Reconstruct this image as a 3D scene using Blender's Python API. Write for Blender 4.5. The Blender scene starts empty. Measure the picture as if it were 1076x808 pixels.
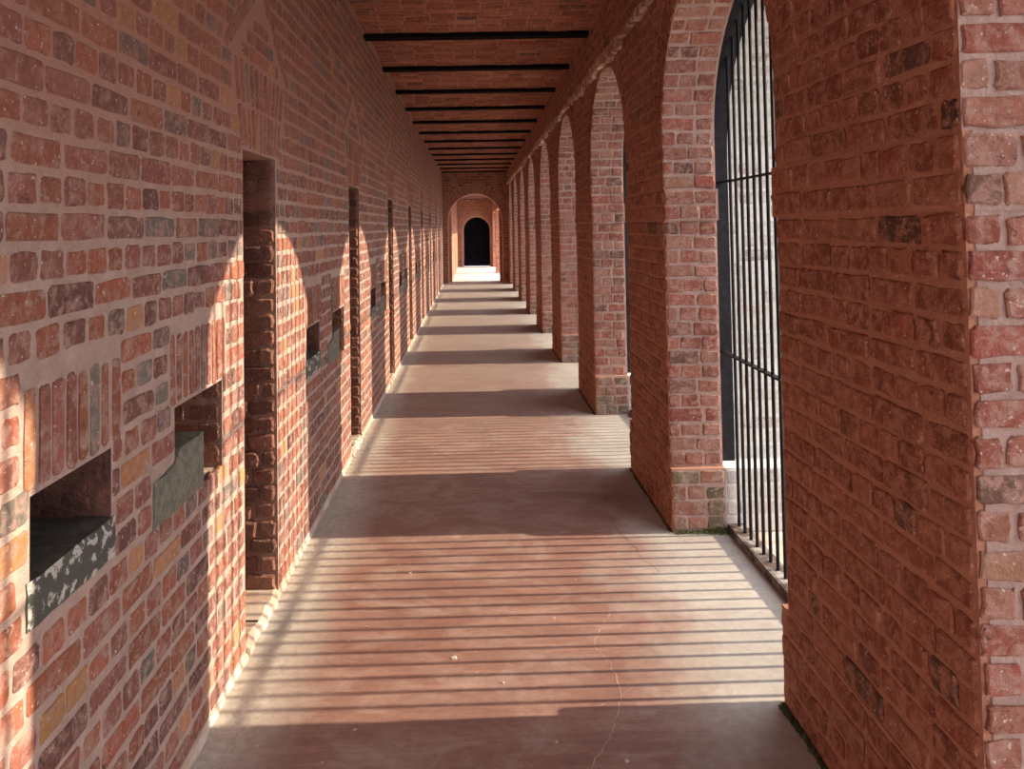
import bpy, math, random
import numpy as np
from mathutils import Vector

R = np.random.RandomState(7)
random.seed(7)
col = bpy.context.scene.collection
D = bpy.data

# ------------------------------------------------------------------ dimensions (metres)
XL = -0.952          # left wall face
XP = 1.10            # corridor face of the arcade piers
XU = 1.06            # corridor face of the wall above the arcade
XG0, XG1 = 1.40, 1.505   # grille frame
XO = 2.00            # outer face of the arcade
EYE = 1.73
ZC = 3.46            # ceiling springing
PER = 2.58           # bay length
C0 = 3.435           # centre of first opening seen
HW = 0.785           # half width of opening
H0 = 2.24            # springing of inner arch
RO, H0O = 0.91, 2.12 # outer (rebated) arch
IMP0, IMP1 = 1.75, 1.93
PL = 0.35            # plinth height
YE = 22.9            # end wall
YB = -3.6            # where the modelled corridor begins (behind the camera)
CR = 0.083           # brick course

# ------------------------------------------------------------------ node helpers
def new_mat(name):
    m = D.materials.new(name); m.use_nodes = True
    nt = m.node_tree; nt.nodes.clear()
    out = nt.nodes.new('ShaderNodeOutputMaterial')
    b = nt.nodes.new('ShaderNodeBsdfPrincipled')
    nt.links.new(b.outputs[0], out.inputs[0])
    return m, nt, b
def N(nt, typ, **kw):
    n = nt.nodes.new(typ)
    for k, v in kw.items():
        if k in n.inputs.keys() if hasattr(n.inputs, 'keys') else False:
            n.inputs[k].default_value = v
        else:
            setattr(n, k, v)
    return n
def noise(nt, vec, scale, detail=4, rough=0.6, dist=0.0):
    n = nt.nodes.new('ShaderNodeTexNoise')
    n.inputs['Scale'].default_value = scale; n.inputs['Detail'].default_value = detail
    n.inputs['Roughness'].default_value = rough; n.inputs['Distortion'].default_value = dist
    if vec is not None: nt.links.new(vec, n.inputs['Vector'])
    return n.outputs[0]
def ramp(nt, fac, p0, p1, c0=(0,0,0,1), c1=(1,1,1,1)):
    n = nt.nodes.new('ShaderNodeValToRGB')
    n.color_ramp.elements[0].position = p0; n.color_ramp.elements[1].position = p1
    n.color_ramp.elements[0].color = c0; n.color_ramp.elements[1].color = c1
    nt.links.new(fac, n.inputs[0]); return n.outputs[0]
def mix(nt, fac, a, b, mode='MIX'):
    n = nt.nodes.new('ShaderNodeMix'); n.data_type = 'RGBA'; n.blend_type = mode
    for s, v in ((n.inputs[0], fac), (n.inputs[6], a), (n.inputs[7], b)):
        if isinstance(v, bpy.types.NodeSocket): nt.links.new(v, s)
        elif isinstance(v, (int, float)): s.default_value = v
        else: s.default_value = (*v[:3], 1)
    return n.outputs[2]
def mth(nt, op, a, b=None, clamp=False):
    n = nt.nodes.new('ShaderNodeMath'); n.operation = op; n.use_clamp = clamp
    for s, v in ((n.inputs[0], a), (n.inputs[1], b)):
        if v is None: continue
        if isinstance(v, bpy.types.NodeSocket): nt.links.new(v, s)
        else: s.default_value = v
    return n.outputs[0]
def bump(nt, b, h, strength, dist):
    n = nt.nodes.new('ShaderNodeBump'); n.inputs['Strength'].default_value = strength
    n.inputs['Distance'].default_value = dist
    nt.links.new(h, n.inputs['Height']); nt.links.new(n.outputs[0], b.inputs['Normal'])
def pos(nt):
    return nt.nodes.new('ShaderNodeTexCoord').outputs['Object']
def scaled(nt, vec, s):
    n = nt.nodes.new('ShaderNodeMapping'); n.inputs['Scale'].default_value = s
    nt.links.new(vec, n.inputs['Vector']); return n.outputs[0]
def sepxyz(nt, vec):
    n = nt.nodes.new('ShaderNodeSeparateXYZ'); nt.links.new(vec, n.inputs[0]); return n.outputs
def lerp_map(nt, v, a, b):
    n = nt.nodes.new('ShaderNodeMapRange'); n.inputs[1].default_value = a; n.inputs[2].default_value = b
    n.clamp = True; nt.links.new(v, n.inputs[0]); return n.outputs[0]

def brick_mat(name, smear, amount=0.5, bstr=0.5, bdist=0.006, high=None, specks=True, rough=0.85, gain=1.0):
    """fired brick: the per-brick tint comes from the mesh, mortar smeared over part of it"""
    m, nt, b = new_mat(name); p = pos(nt)
    at = nt.nodes.new('ShaderNodeAttribute'); at.attribute_name = 'tint'
    n1 = noise(nt, p, 45, 6, 0.7); n2 = noise(nt, p, 24, 7, 0.72, 0.5)
    c = mix(nt, 1.0, at.outputs['Color'], ramp(nt, n1, 0.25, 0.75, (0.62*gain,0.6*gain,0.6*gain,1), (1.3*gain,1.3*gain,1.28*gain,1)), 'MULTIPLY')
    sm = smear
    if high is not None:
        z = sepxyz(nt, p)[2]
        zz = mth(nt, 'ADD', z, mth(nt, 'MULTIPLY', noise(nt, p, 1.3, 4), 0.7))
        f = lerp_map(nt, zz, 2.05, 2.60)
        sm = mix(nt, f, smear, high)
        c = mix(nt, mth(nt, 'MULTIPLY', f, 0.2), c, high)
    c = mix(nt, ramp(nt, n2, 0.62 - 0.22*amount, 0.74 - 0.16*amount), c, sm)
    if specks:
        n3 = noise(nt, p, 90, 2, 0.5)
        c = mix(nt, mth(nt, 'MULTIPLY', ramp(nt, n3, 0.67, 0.72), 0.7), c, (0.62, 0.55, 0.5))
        n4 = noise(nt, p, 32, 3, 0.6, 1.0)
        c = mix(nt, mth(nt, 'MULTIPLY', ramp(nt, n4, 0.665, 0.715), 0.8), c, (0.05, 0.035, 0.03))
    nt.links.new(c, b.inputs['Base Color'])
    b.inputs['Roughness'].default_value = rough
    b.inputs['Specular IOR Level'].default_value = 0.3
    h = mth(nt, 'ADD', mth(nt, 'MULTIPLY', noise(nt, p, 28, 5, 0.7), 1.0), mth(nt, 'MULTIPLY', noise(nt, p, 110, 3, 0.7), 0.35))
    bump(nt, b, h, bstr, bdist)
    return m
def mortar_mat(name, c0, c1, high=None, bstr=0.9, bdist=0.014, blotch=None):
    m, nt, b = new_mat(name); p = pos(nt)
    c = mix(nt, ramp(nt, noise(nt, p, 14, 6, 0.7), 0.3, 0.7), c0, c1)
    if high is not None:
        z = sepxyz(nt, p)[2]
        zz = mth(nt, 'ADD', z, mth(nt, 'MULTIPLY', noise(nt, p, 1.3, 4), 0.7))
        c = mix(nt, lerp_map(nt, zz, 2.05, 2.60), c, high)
    if blotch is not None:
        c = mix(nt, ramp(nt, noise(nt, p, 2.3, 5, 0.6), 0.52, 0.68), c, blotch)
    nt.links.new(c, b.inputs['Base Color'])
    b.inputs['Roughness'].default_value = 0.95; b.inputs['Specular IOR Level'].default_value = 0.2
    h = mth(nt, 'ADD', noise(nt, p, 20, 6, 0.75, 0.5), mth(nt, 'MULTIPLY', noise(nt, p, 90, 3, 0.7), 0.5))
    bump(nt, b, h, bstr, bdist)
    return m
def plain_mat(name, c, rough=0.7, metal=0.0, c2=None, sc=20, bs=0.2, bd=0.003, lo=0.4, hi=0.6, spec=0.5):
    m, nt, b = new_mat(name); p = pos(nt)
    n = noise(nt, p, sc, 5, 0.65)
    nt.links.new(mix(nt, ramp(nt, n, lo, hi), c, c2 if c2 else c), b.inputs['Base Color'])
    b.inputs['Roughness'].default_value = rough; b.inputs['Metallic'].default_value = metal
    b.inputs['Specular IOR Level'].default_value = spec
    bump(nt, b, noise(nt, p, sc*2, 5, 0.7), bs, bd)
    return m

RED_BOUNCE = (0.30, 0.135, 0.095)  # upper wall tone: warm bounced light painted in, with faded whitewash
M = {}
M['brickL'] = brick_mat('left wall brick', (0.36, 0.22, 0.185), 0.66, high=RED_BOUNCE, bstr=0.9, bdist=0.009)
M['mortL'] = mortar_mat('left wall mortar', (0.36, 0.245, 0.21), (0.50, 0.37, 0.32), high=(0.38, 0.19, 0.14))  # upper mortar reddened too, warm bounced light put into its colour
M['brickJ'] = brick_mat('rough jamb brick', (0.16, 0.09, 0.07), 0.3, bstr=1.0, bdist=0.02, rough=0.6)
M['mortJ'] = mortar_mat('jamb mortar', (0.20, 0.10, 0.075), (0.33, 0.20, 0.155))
M['brickP'] = brick_mat('pier corridor brick', (0.44, 0.20, 0.13), 0.80, bstr=1.0, bdist=0.014, gain=1.0)
M['mortP'] = mortar_mat('pier corridor mortar', (0.40, 0.18, 0.115), (0.52, 0.26, 0.18))  # redder than the jambs: bounce off the left wall put into the colour
M['brickF'] = brick_mat('pier jamb brick', (0.40, 0.225, 0.185), 0.75, bstr=1.0, bdist=0.012, gain=1.0)
M['mortF'] = mortar_mat('pier jamb mortar', (0.38, 0.24, 0.205), (0.52, 0.38, 0.34))  # paler than the corridor face: sky light on the jambs painted in
M['brickPl'] = brick_mat('plinth brick', (0.36, 0.26, 0.21), 0.7, bstr=0.8)
M['brickW'] = brick_mat('whitewashed brick', (0.50, 0.48, 0.45), 0.9, bstr=0.6, high=None, gain=1.0)
M['brickC'] = brick_mat('ceiling brick', (0.40, 0.16, 0.10), 0.5, gain=1.1)
M['mortC'] = mortar_mat('ceiling mortar', (0.36, 0.16, 0.10), (0.46, 0.22, 0.15))
M['brickE'] = brick_mat('end wall brick', (0.42, 0.21, 0.15), 0.3)
M['mortE'] = mortar_mat('end wall mortar', (0.40, 0.20, 0.15), (0.5, 0.3, 0.22))
M['cream'] = plain_mat('broken cream plaster', (0.70, 0.52, 0.41), 0.9, 0, (0.34, 0.15, 0.095), 11, 1.0, 0.03, 0.46, 0.56)
M['plaster'] = plain_mat('worn lime plaster', (0.55, 0.46, 0.39), 0.9, 0, (0.42, 0.27, 0.21), 5, 0.6, 0.01)
M['pale'] = plain_mat('pale cement', (0.66, 0.63, 0.58), 0.7, 0, (0.58, 0.54, 0.5), 3)  # passage floor only, its sunlit brightness put into this tone
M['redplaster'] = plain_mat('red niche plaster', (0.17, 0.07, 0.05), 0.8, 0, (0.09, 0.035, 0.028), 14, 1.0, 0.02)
M['iron'] = plain_mat('black painted iron', (0.006, 0.006, 0.008), 0.55, 0.0, (0.013, 0.013, 0.018), 30, 0.4, 0.002, spec=0.15)
M['beam'] = plain_mat('blackened iron beam', (0.004, 0.0035, 0.0035), 0.75, 0.0, (0.009, 0.007, 0.006), 12, 0.3, 0.003, spec=0.03)
M['rust'] = plain_mat('dusty rusty iron', (0.07, 0.04, 0.03), 0.7, 0.0, (0.30, 0.27, 0.25), 12, 0.4, 0.003, 0.45, 0.6)
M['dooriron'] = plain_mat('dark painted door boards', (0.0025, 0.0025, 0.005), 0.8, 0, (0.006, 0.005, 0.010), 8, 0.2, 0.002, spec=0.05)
M['stone_dark'] = plain_mat('blackened sill stone with whitewash flecks', (0.075, 0.072, 0.06), 0.75, 0, (0.5, 0.48, 0.44), 30, 0.8, 0.01, 0.53, 0.57)
M['stone_top'] = plain_mat('sooty stone', (0.05, 0.045, 0.04), 0.8, 0, (0.085, 0.08, 0.07), 30, 0.6, 0.006)
M['stone_green'] = plain_mat('grey green stone', (0.115, 0.108, 0.082), 0.85, 0, (0.19, 0.18, 0.14), 40, 0.6, 0.004)
M['moss'] = plain_mat('moss', (0.07, 0.08, 0.025), 0.95, 0, (0.13, 0.15, 0.05), 60, 0.6, 0.004)
M['mossdark'] = plain_mat('dark moss', (0.05, 0.05, 0.025), 0.95, 0, (0.09, 0.085, 0.04), 60, 0.6, 0.004)
M['chip'] = plain_mat('pale chip', (0.42, 0.42, 0.34), 0.9, 0, (0.55, 0.5, 0.42), 60)
M['crack'] = plain_mat('pale crack filling', (0.50, 0.36, 0.30), 0.9, 0, (0.36, 0.2, 0.16), 40)
M['crackdark'] = plain_mat('dark crack', (0.03, 0.022, 0.018), 0.95)
M['yard'] = plain_mat('trodden yard ground', (0.40, 0.38, 0.35), 0.95, 0, (0.30, 0.285, 0.26), 1.4, 0.5, 0.02)

# floor: worn red cement, dust-grey along both sides
def floor_mat():
    m, nt, b = new_mat('worn red cement floor'); p = pos(nt)
    s = sepxyz(nt, p)
    nbig = noise(nt, scaled(nt, p, (0.8, 1.6, 1)), 1.6, 6, 0.62, 0.6)
    nstr = noise(nt, scaled(nt, p, (0.6, 7.0, 1)), 2.2, 6, 0.68)
    nsm = noise(nt, p, 30, 6, 0.72)
    red = mix(nt, ramp(nt, nbig, 0.3, 0.7), (0.21, 0.098, 0.08), (0.33, 0.185, 0.15))
    red = mix(nt, mth(nt, 'MULTIPLY', ramp(nt, nstr, 0.42, 0.68), 0.55), red, (0.42, 0.29, 0.235))
    red = mix(nt, mth(nt, 'MULTIPLY', ramp(nt, nstr, 0.47, 0.30), 0.5), red, (0.17, 0.075, 0.062))
    wob = mth(nt, 'MULTIPLY', mth(nt, 'SUBTRACT', noise(nt, scaled(nt, p, (1, 0.8, 1)), 1.9, 6, 0.65), 0.5), 1.3)
    xl = mth(nt, 'ADD', s[0], mth(nt, 'MULTIPLY', wob, 0.25))
    fl = lerp_map(nt, xl, -0.60, -0.84)
    xr = mth(nt, 'ADD', s[0], wob)
    fr = lerp_map(nt, xr, 0.62, 1.0)
    grey = mix(nt, ramp(nt, nbig, 0.3, 0.7), (0.36, 0.335, 0.31), (0.48, 0.445, 0.41))
    grey = mix(nt, fl, grey, mix(nt, ramp(nt, nsm, 0.3, 0.7), (0.43, 0.40, 0.355), (0.60, 0.57, 0.51)))
    f = mth(nt, 'MULTIPLY', mth(nt, 'MAXIMUM', fl, fr), 0.92)
    far = mth(nt, 'MULTIPLY', lerp_map(nt, s[1], 4.0, 16.0), 0.75)  # paler down the corridor: grazing floor reflection painted into the colour
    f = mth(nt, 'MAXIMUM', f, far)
    patch = noise(nt, scaled(nt, p, (1.0, 1.7, 1)), 3.2, 7, 0.7, 0.8)
    red = mix(nt, mth(nt, 'MULTIPLY', ramp(nt, patch, 0.47, 0.66), 0.55), red, (0.40, 0.31, 0.265))
    red = mix(nt, mth(nt, 'MULTIPLY', ramp(nt, patch, 0.30, 0.44, (1,1,1,1), (0,0,0,1)), 0.45), red, (0.17, 0.085, 0.072))
    grey = mix(nt, mth(nt, 'MULTIPLY', ramp(nt, patch, 0.45, 0.62), 0.35), grey, (0.27, 0.21, 0.18))
    c = mix(nt, f, red, grey)
    c = mix(nt, 1.0, c, ramp(nt, nsm, 0.3, 0.7, (0.86,0.85,0.85,1), (1.12,1.12,1.12,1)), 'MULTIPLY')
    c = mix(nt, mth(nt, 'MULTIPLY', ramp(nt, noise(nt, p, 26, 2, 0.5), 0.74, 0.77), 0.6), c, (0.66, 0.6, 0.54))
    # scratches
    w = nt.nodes.new('ShaderNodeTexVoronoi'); w.feature = 'DISTANCE_TO_EDGE'; w.inputs['Scale'].default_value = 1.1
    wp = nt.nodes.new('ShaderNodeVectorMath'); wp.operation = 'ADD'
    nn = nt.nodes.new('ShaderNodeTexNoise'); nn.inputs['Scale'].default_value = 2.5; nn.inputs['Detail'].default_value = 5
    nt.links.new(p, nn.inputs['Vector']); nt.links.new(p, wp.inputs[0]); nt.links.new(nn.outputs['Color'], wp.inputs[1])
    nt.links.new(wp.outputs[0], w.inputs['Vector'])
    cr = mth(nt, 'MULTIPLY', ramp(nt, w.outputs['Distance'], 0.0, 0.006, (1,1,1,1), (0,0,0,1)), 0.28)
    c = mix(nt, cr, c, (0.16, 0.09, 0.075))
    nt.links.new(c, b.inputs['Base Color'])
    rr = mth(nt, 'ADD', 0.40, mth(nt, 'MULTIPLY', nbig, 0.35))
    nt.links.new(rr, b.inputs['Roughness'])
    b.inputs['Specular IOR Level'].default_value = 0.45
    bump(nt, b, mth(nt, 'ADD', noise(nt, p, 6, 5, 0.6), mth(nt, 'MULTIPLY', nsm, 0.25)), 0.25, 0.008)
    return m
M['floor'] = floor_mat()

def wash_mat():
    m, nt, b = new_mat('weathered whitewashed wall'); p = pos(nt)
    c = mix(nt, ramp(nt, noise(nt, p, 1.2, 6, 0.7), 0.35, 0.65), (0.46, 0.45, 0.43), (0.60, 0.58, 0.55))
    c = mix(nt, ramp(nt, noise(nt, scaled(nt, p, (1, 1, 0.5)), 5, 5, 0.75), 0.60, 0.68), c, (0.07, 0.068, 0.065))
    nt.links.new(c, b.inputs['Base Color']); b.inputs['Roughness'].default_value = 0.95
    return m
M['wash'] = wash_mat()

# ------------------------------------------------------------------ mesh collector
class MB:
    def __init__(s):
        s.v = []; s.n = 0; s.f = []; s.mi = []; s.c = []; s.mats = []
    def mat(s, m):
        if m not in s.mats: s.mats.append(m)
        return s.mats.index(m)
    def add(s, verts, faces, m, tint=(0.3,0.3,0.3)):
        verts = np.asarray(verts, float).reshape(-1, 3); k = s.mat(m)
        s.v.append(verts); s.c.append(np.tile(np.array(tint, float), (len(verts), 1)))
        for f in faces: s.f.append(tuple(int(i) + s.n for i in f)); s.mi.append(k)
        s.n += len(verts)
    def quad(s, a, b, c, d, m): s.add([a, b, c, d], [(0,1,2,3)], m)
    def box(s, x0, x1, y0, y1, z0, z1, m, bev=0.0, jit=0.0, tint=(0.3,0.3,0.3)):
        if bev <= 0:
            v = [(x,y,z) for x in (x0,x1) for y in (y0,y1) for z in (z0,z1)]
            f = [(0,1,3,2),(4,6,7,5),(0,4,5,1),(2,3,7,6),(0,2,6,4),(1,5,7,3)]
            s.add(v, f, m, tint); return
        b = bev; V = {}; v = []
        def g(x, y, z):
            k = (x,y,z)
            if k not in V:
                V[k] = len(v); v.append(k)
            return V[k]
        X = (x0, x0+b, x1-b, x1); Y = (y0, y0+b, y1-b, y1); Z = (z0, z0+b, z1-b, z1)
        F = []
        F += [[g(X[1],Y[1],Z[0]), g(X[1],Y[2],Z[0]), g(X[2],Y[2],Z[0]), g(X[2],Y[1],Z[0])]]
        F += [[g(X[1],Y[1],Z[3]), g(X[2],Y[1],Z[3]), g(X[2],Y[2],Z[3]), g(X[1],Y[2],Z[3])]]
        F += [[g(X[1],Y[0],Z[1]), g(X[2],Y[0],Z[1]), g(X[2],Y[0],Z[2]), g(X[1],Y[0],Z[2])]]
        F += [[g(X[1],Y[3],Z[1]), g(X[1],Y[3],Z[2]), g(X[2],Y[3],Z[2]), g(X[2],Y[3],Z[1])]]
        F += [[g(X[0],Y[1],Z[1]), g(X[0],Y[1],Z[2]), g(X[0],Y[2],Z[2]), g(X[0],Y[2],Z[1])]]
        F += [[g(X[3],Y[1],Z[1]), g(X[3],Y[2],Z[1]), g(X[3],Y[2],Z[2]), g(X[3],Y[1],Z[2])]]
        for (ya, yb) in ((0,1),(3,2)):
            for (za, zb) in ((0,1),(3,2)):
                F += [[g(X[1],Y[ya],Z[zb]), g(X[2],Y[ya],Z[zb]), g(X[2],Y[yb],Z[za]), g(X[1],Y[yb],Z[za])]]
        for (xa, xb) in ((0,1),(3,2)):
            for (za, zb) in ((0,1),(3,2)):
                F += [[g(X[xa],Y[1],Z[zb]), g(X[xa],Y[2],Z[zb]), g(X[xb],Y[2],Z[za]), g(X[xb],Y[1],Z[za])]]
        for (xa, xb) in ((0,1),(3,2)):
            for (ya, yb) in ((0,1),(3,2)):
                F += [[g(X[xa],Y[yb],Z[1]), g(X[xa],Y[yb],Z[2]), g(X[xb],Y[ya],Z[2]), g(X[xb],Y[ya],Z[1])]]
        for (xa, xb) in ((0,1),(3,2)):
            for (ya, yb) in ((0,1),(3,2)):
                for (za, zb) in ((0,1),(3,2)):
                    F += [[g(X[xa],Y[yb],Z[zb]), g(X[xb],Y[ya],Z[zb]), g(X[xb],Y[yb],Z[za])]]
        a = np.array(v, float)
        if jit: a += R.uniform(-jit, jit, a.shape)
        s.add(a, F, m, tint)
    # bricks: list of dicts  O centre, U, V, N, w, h, pro, tint
    def bricks(s, B, m, near=True, jit=0.0035, rad=0.012, bev=0.005):
        if not B: return
        k = s.mat(m)
        if near:
            t = []
            for sx, sy in ((1,1),(-1,1),(-1,-1),(1,-1)):
                a0 = {(1,1):0,(-1,1):90,(-1,-1):180,(1,-1):270}[(sx,sy)]
                for a in (0,45,90): t.append((sx, sy, math.cos(math.radians(a0+a)), math.sin(math.radians(a0+a))))
            seq = []
            for c in range(4):
                seq += t[c*3:c*3+3]
                nx = t[(c*3+3) % 12]; cu = t[c*3+2]
                # edge midpoint marker
                seq.append(((cu[0]+nx[0])/2, (cu[1]+nx[1])/2, cu[2] if abs(cu[2])>0.5 else 0, cu[3] if abs(cu[3])>0.5 else 0))
        else:
            seq = []
            for (sx, sy), aa in (((1,1),(0,90)),((-1,1),(90,180)),((-1,-1),(180,270)),((1,-1),(270,360))):
                for a in aa: seq.append((sx, sy, math.cos(math.radians(a)), math.sin(math.radians(a))))
        T = np.array(seq); n = len(T); nb = len(B)
        O = np.array([b[0] for b in B]); U = np.array([b[1] for b in B]); V = np.array([b[2] for b in B]); Nn = np.array([b[3] for b in B])
        w = np.array([b[4] for b in B])/2; h = np.array([b[5] for b in B])/2; pro = np.array([b[6] for b in B]); C = np.array([b[7] for b in B])
        r = np.minimum(rad, np.minimum(w, h)*0.6)
        u = T[None,:,0]*(w-r)[:,None] + T[None,:,2]*r[:,None]
        v = T[None,:,1]*(h-r)[:,None] + T[None,:,3]*r[:,None]
        u = u + R.uniform(-jit, jit, u.shape); v = v + R.uniform(-jit, jit, v.shape)
        sc_u = 1 - bev/np.maximum(w, 0.01); sc_v = 1 - bev/np.maximum(h, 0.01)
        tilt_u = R.uniform(-0.012, 0.012, nb); tilt_v = R.uniform(-0.02, 0.02, nb)
        rings = []
        for q in range(3):
            if q == 2: uu = u*sc_u[:,None]; vv = v*sc_v[:,None]; d = np.repeat(pro[:,None], n, 1)
            elif q == 1: uu, vv = u, v; d = np.repeat((pro-bev*0.8)[:,None], n, 1)
            else: uu, vv = u, v; d = np.full(u.shape, -0.012)
            if q > 0: d = d + uu*tilt_u[:,None] + vv*tilt_v[:,None] + (R.uniform(-jit*0.1, jit*0.1, u.shape) if near else 0)
            rings.append(O[:,None,:] + uu[...,None]*U[:,None,:] + vv[...,None]*V[:,None,:] + d[...,None]*Nn[:,None,:])
        P = np.stack(rings, 1)  # nb,3,n,3
        P = P.reshape(nb*3*n, 3)
        s.v.append(P); s.c.append(np.repeat(C, 3*n, 0))
        flip = np.einsum('ij,ij->i', np.cross(U, V), Nn) < 0
        for i in range(nb):
            b0 = s.n + i*3*n
            fl = flip[i]
            for q in range(2):
                for j in range(n):
                    j2 = (j+1) % n
                    f = (b0+q*n+j, b0+q*n+j2, b0+(q+1)*n+j2, b0+(q+1)*n+j)
                    s.f.append(f[::-1] if fl else f); s.mi.append(k)
            f = tuple(b0+2*n+j for j in range(n))
            s.f.append(f[::-1] if fl else f); s.mi.append(k)
        s.n += nb*3*n
    def build(s, name, parent=None, smooth=False):
        me = D.meshes.new(name)
        V = np.concatenate(s.v); C = np.concatenate(s.c)
        me.vertices.add(len(V)); me.vertices.foreach_set('co', V.ravel())
        cnt = np.array([len(f) for f in s.f], np.int32)
        loops = np.fromiter((i for f in s.f for i in f), np.int32, int(cnt.sum()))
        me.loops.add(len(loops)); me.loops.foreach_set('vertex_index', loops)
        me.polygons.add(len(cnt))
        st = np.concatenate([[0], np.cumsum(cnt)[:-1]]).astype(np.int32)
        me.polygons.foreach_set('loop_start', st)
        for m in s.mats: me.materials.append(m)
        me.polygons.foreach_set('material_index', np.array(s.mi, np.int32))
        me.update(calc_edges=True)
        a = me.attributes.new('tint', 'FLOAT_COLOR', 'POINT')
        a.data.foreach_set('color', np.concatenate([C, np.ones((len(C),1))], 1).ravel())
        me.validate()
        me.polygons.foreach_set('use_smooth', [bool(smooth)]*len(me.polygons))
        me.update()
        o = D.objects.new(name, me); col.objects.link(o)
        if parent: o.parent = parent
        return o

def struct(o): o['kind'] = 'structure'; return o
def tag(o, label, cat, group=None, kind=None):
    o['label'] = label; o['category'] = cat
    if group: o['group'] = group
    if kind: o['kind'] = kind
    return o
def empty(name, loc):
    o = D.objects.new(name, None); col.objects.link(o); o.location = loc; o.empty_display_size = 0.1
    return o

# ------------------------------------------------------------------ brick tints
def pick(pal):
    r = R.rand(); a = 0
    for w, c in pal:
        a += w
        if r <= a: break
    k = R.uniform(0.8, 1.2)
    return tuple(np.clip(np.array(c)*k*R.uniform(0.95, 1.05, 3), 0.01, 0.9))
PAL_L = [(0.38, (0.225,0.085,0.066)), (0.33, (0.28,0.095,0.058)), (0.06, (0.40,0.19,0.09)), (0.06, (0.16,0.11,0.10)),
         (0.03, (0.155,0.132,0.115)), (0.14, (0.165,0.07,0.06))]
PAL_W = [(0.6, (0.52,0.49,0.46)), (0.3, (0.44,0.38,0.35)), (0.1, (0.30,0.24,0.22))]
PAL_P = [(0.5, (0.235,0.075,0.043)), (0.3, (0.28,0.095,0.055)), (0.12, (0.32,0.13,0.08)), (0.05, (0.12,0.055,0.04)), (0.03, (0.26,0.10,0.06))]
PAL_F = [(0.4, (0.30,0.12,0.085)), (0.25, (0.28,0.085,0.06)), (0.25, (0.33,0.16,0.115)), (0.1, (0.17,0.085,0.065))]
PAL_PL = [(0.45, (0.28,0.12,0.085)), (0.35, (0.16,0.12,0.08)), (0.2, (0.20,0.09,0.065))]
PAL_J = [(0.6, (0.17,0.07,0.05)), (0.4, (0.23,0.10,0.07))]
PAL_E = [(0.6, (0.30,0.115,0.07)), (0.4, (0.37,0.16,0.10))]

def course_fill(B, O, U, V, Nn, u0, u1, v0, v1, pal, stretch=0.205, course=CR, jw=0.012, jh=0.014,
                holes=(), arches=(), pro=0.005, prov=0.003, start=0, wob=0.004, phase=0.0):
    """rows of headers and stretchers (English bond). holes: (u0,u1,v0,v1). arches: (cu, halfwidth, h0, R)"""
    O = np.array(O, float); U = np.array(U, float); V = np.array(V, float); Nn = np.array(Nn, float)
    nr = int(round((v1-v0)/course))
    if nr < 1: nr = 1
    ch = (v1-v0)/nr
    for r in range(nr):
        va, vb = v0+r*ch, v0+(r+1)*ch; vm = (va+vb)/2
        L = stretch/2 if (r+start) % 2 else stretch
        off = -R.uniform(0.1, 0.4)*L + phase
        cuts = []
        for (a, b, c, d) in holes:
            if min(vb, d)-max(va, c) > 0.35*ch: cuts.append((a, b))
        for (cu, hw, h0, Ro) in arches:
            if vm < h0:
                cuts.append((cu-hw, cu+hw))
            elif vm - h0 < Ro:
                k = math.sqrt(Ro*Ro-(vm-h0)**2)
                cuts.append((cu-k, cu+k))
        u = u0+off
        while u < u1-0.015:
            l = L*R.uniform(0.9, 1.1)
            segs = [(max(u, u0), min(u+l, u1))]
            for (a, b) in cuts:
                ns = []
                for (p, q) in segs:
                    if b <= p or a >= q: ns.append((p, q)); continue
                    if a > p: ns.append((p, a))
                    if b < q: ns.append((b, q))
                segs = ns
            for (p, q) in segs:
                if q-p < 0.035: continue
                w = q-p-jw*R.uniform(0.7, 1.5); h = ch-jh*R.uniform(0.75, 1.4)
                c = O + U*((p+q)/2) + V*(vm+R.uniform(-wob, wob)*0.5)
                a = R.uniform(-0.012, 0.012)
                B.append((c, U*math.cos(a)+V*math.sin(a), V*math.cos(a)-U*math.sin(a), Nn, w, h, pro+R.uniform(-prov, prov), pick(pal)))
            u += l
def soldiers(B, O, U, V, Nn, u0, u1, v0, v1, pal, wdt=0.07, flare=0.0, rows=1, pro=0.005, jw=0.014):
    """bricks stood on end, leaning outwards by flare at the ends"""
    O = np.array(O, float); U = np.array(U, float); V = np.array(V, float); Nn = np.array(Nn, float)
    n = max(1, int(round((u1-u0)/wdt))); w = (u1-u0)/n
    for i in range(n):
        t = ((i+0.5)/n-0.5)*2
        a = -t*flare
        for r in range(rows):
            hh = (v1-v0)/rows
            vm = v0+(r+0.5)*hh
            uc = u0+(i+0.5)*w + math.tan(t*flare)*(vm-v0)
            c = O+U*uc+V*vm
            B.append((c, U*math.cos(a)+V*math.sin(a), V*math.cos(a)-U*math.sin(a), Nn, (w-jw)*R.uniform(0.85,1.1), hh-0.012*R.uniform(0.6,1.6), pro+R.uniform(-0.003,0.003), pick(pal)))

def sheet_with_holes(mb, fn, u0, u1, v0, v1, holes, m, maxu=1.0):
    us = sorted(set([u0, u1]+[h[i] for h in holes for i in (0,1) if u0 < h[i] < u1]))
    for a, b in zip(us[:-1], us[1:]):
        hs = sorted([(h[2], h[3]) for h in holes if h[0] < b-1e-6 and h[1] > a+1e-6])
        v = v0
        for (c, d) in hs:
            if c > v+1e-6: mb.quad(fn(a, v), fn(b, v), fn(b, c), fn(a, c), m)
            v = max(v, d)
        if v < v1-1e-6: mb.quad(fn(a, v), fn(b, v), fn(b, v1), fn(a, v1), m)

X = np.array((1,0,0.)); Y = np.array((0,1.,0)); Z = np.array((0,0,1.))

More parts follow.
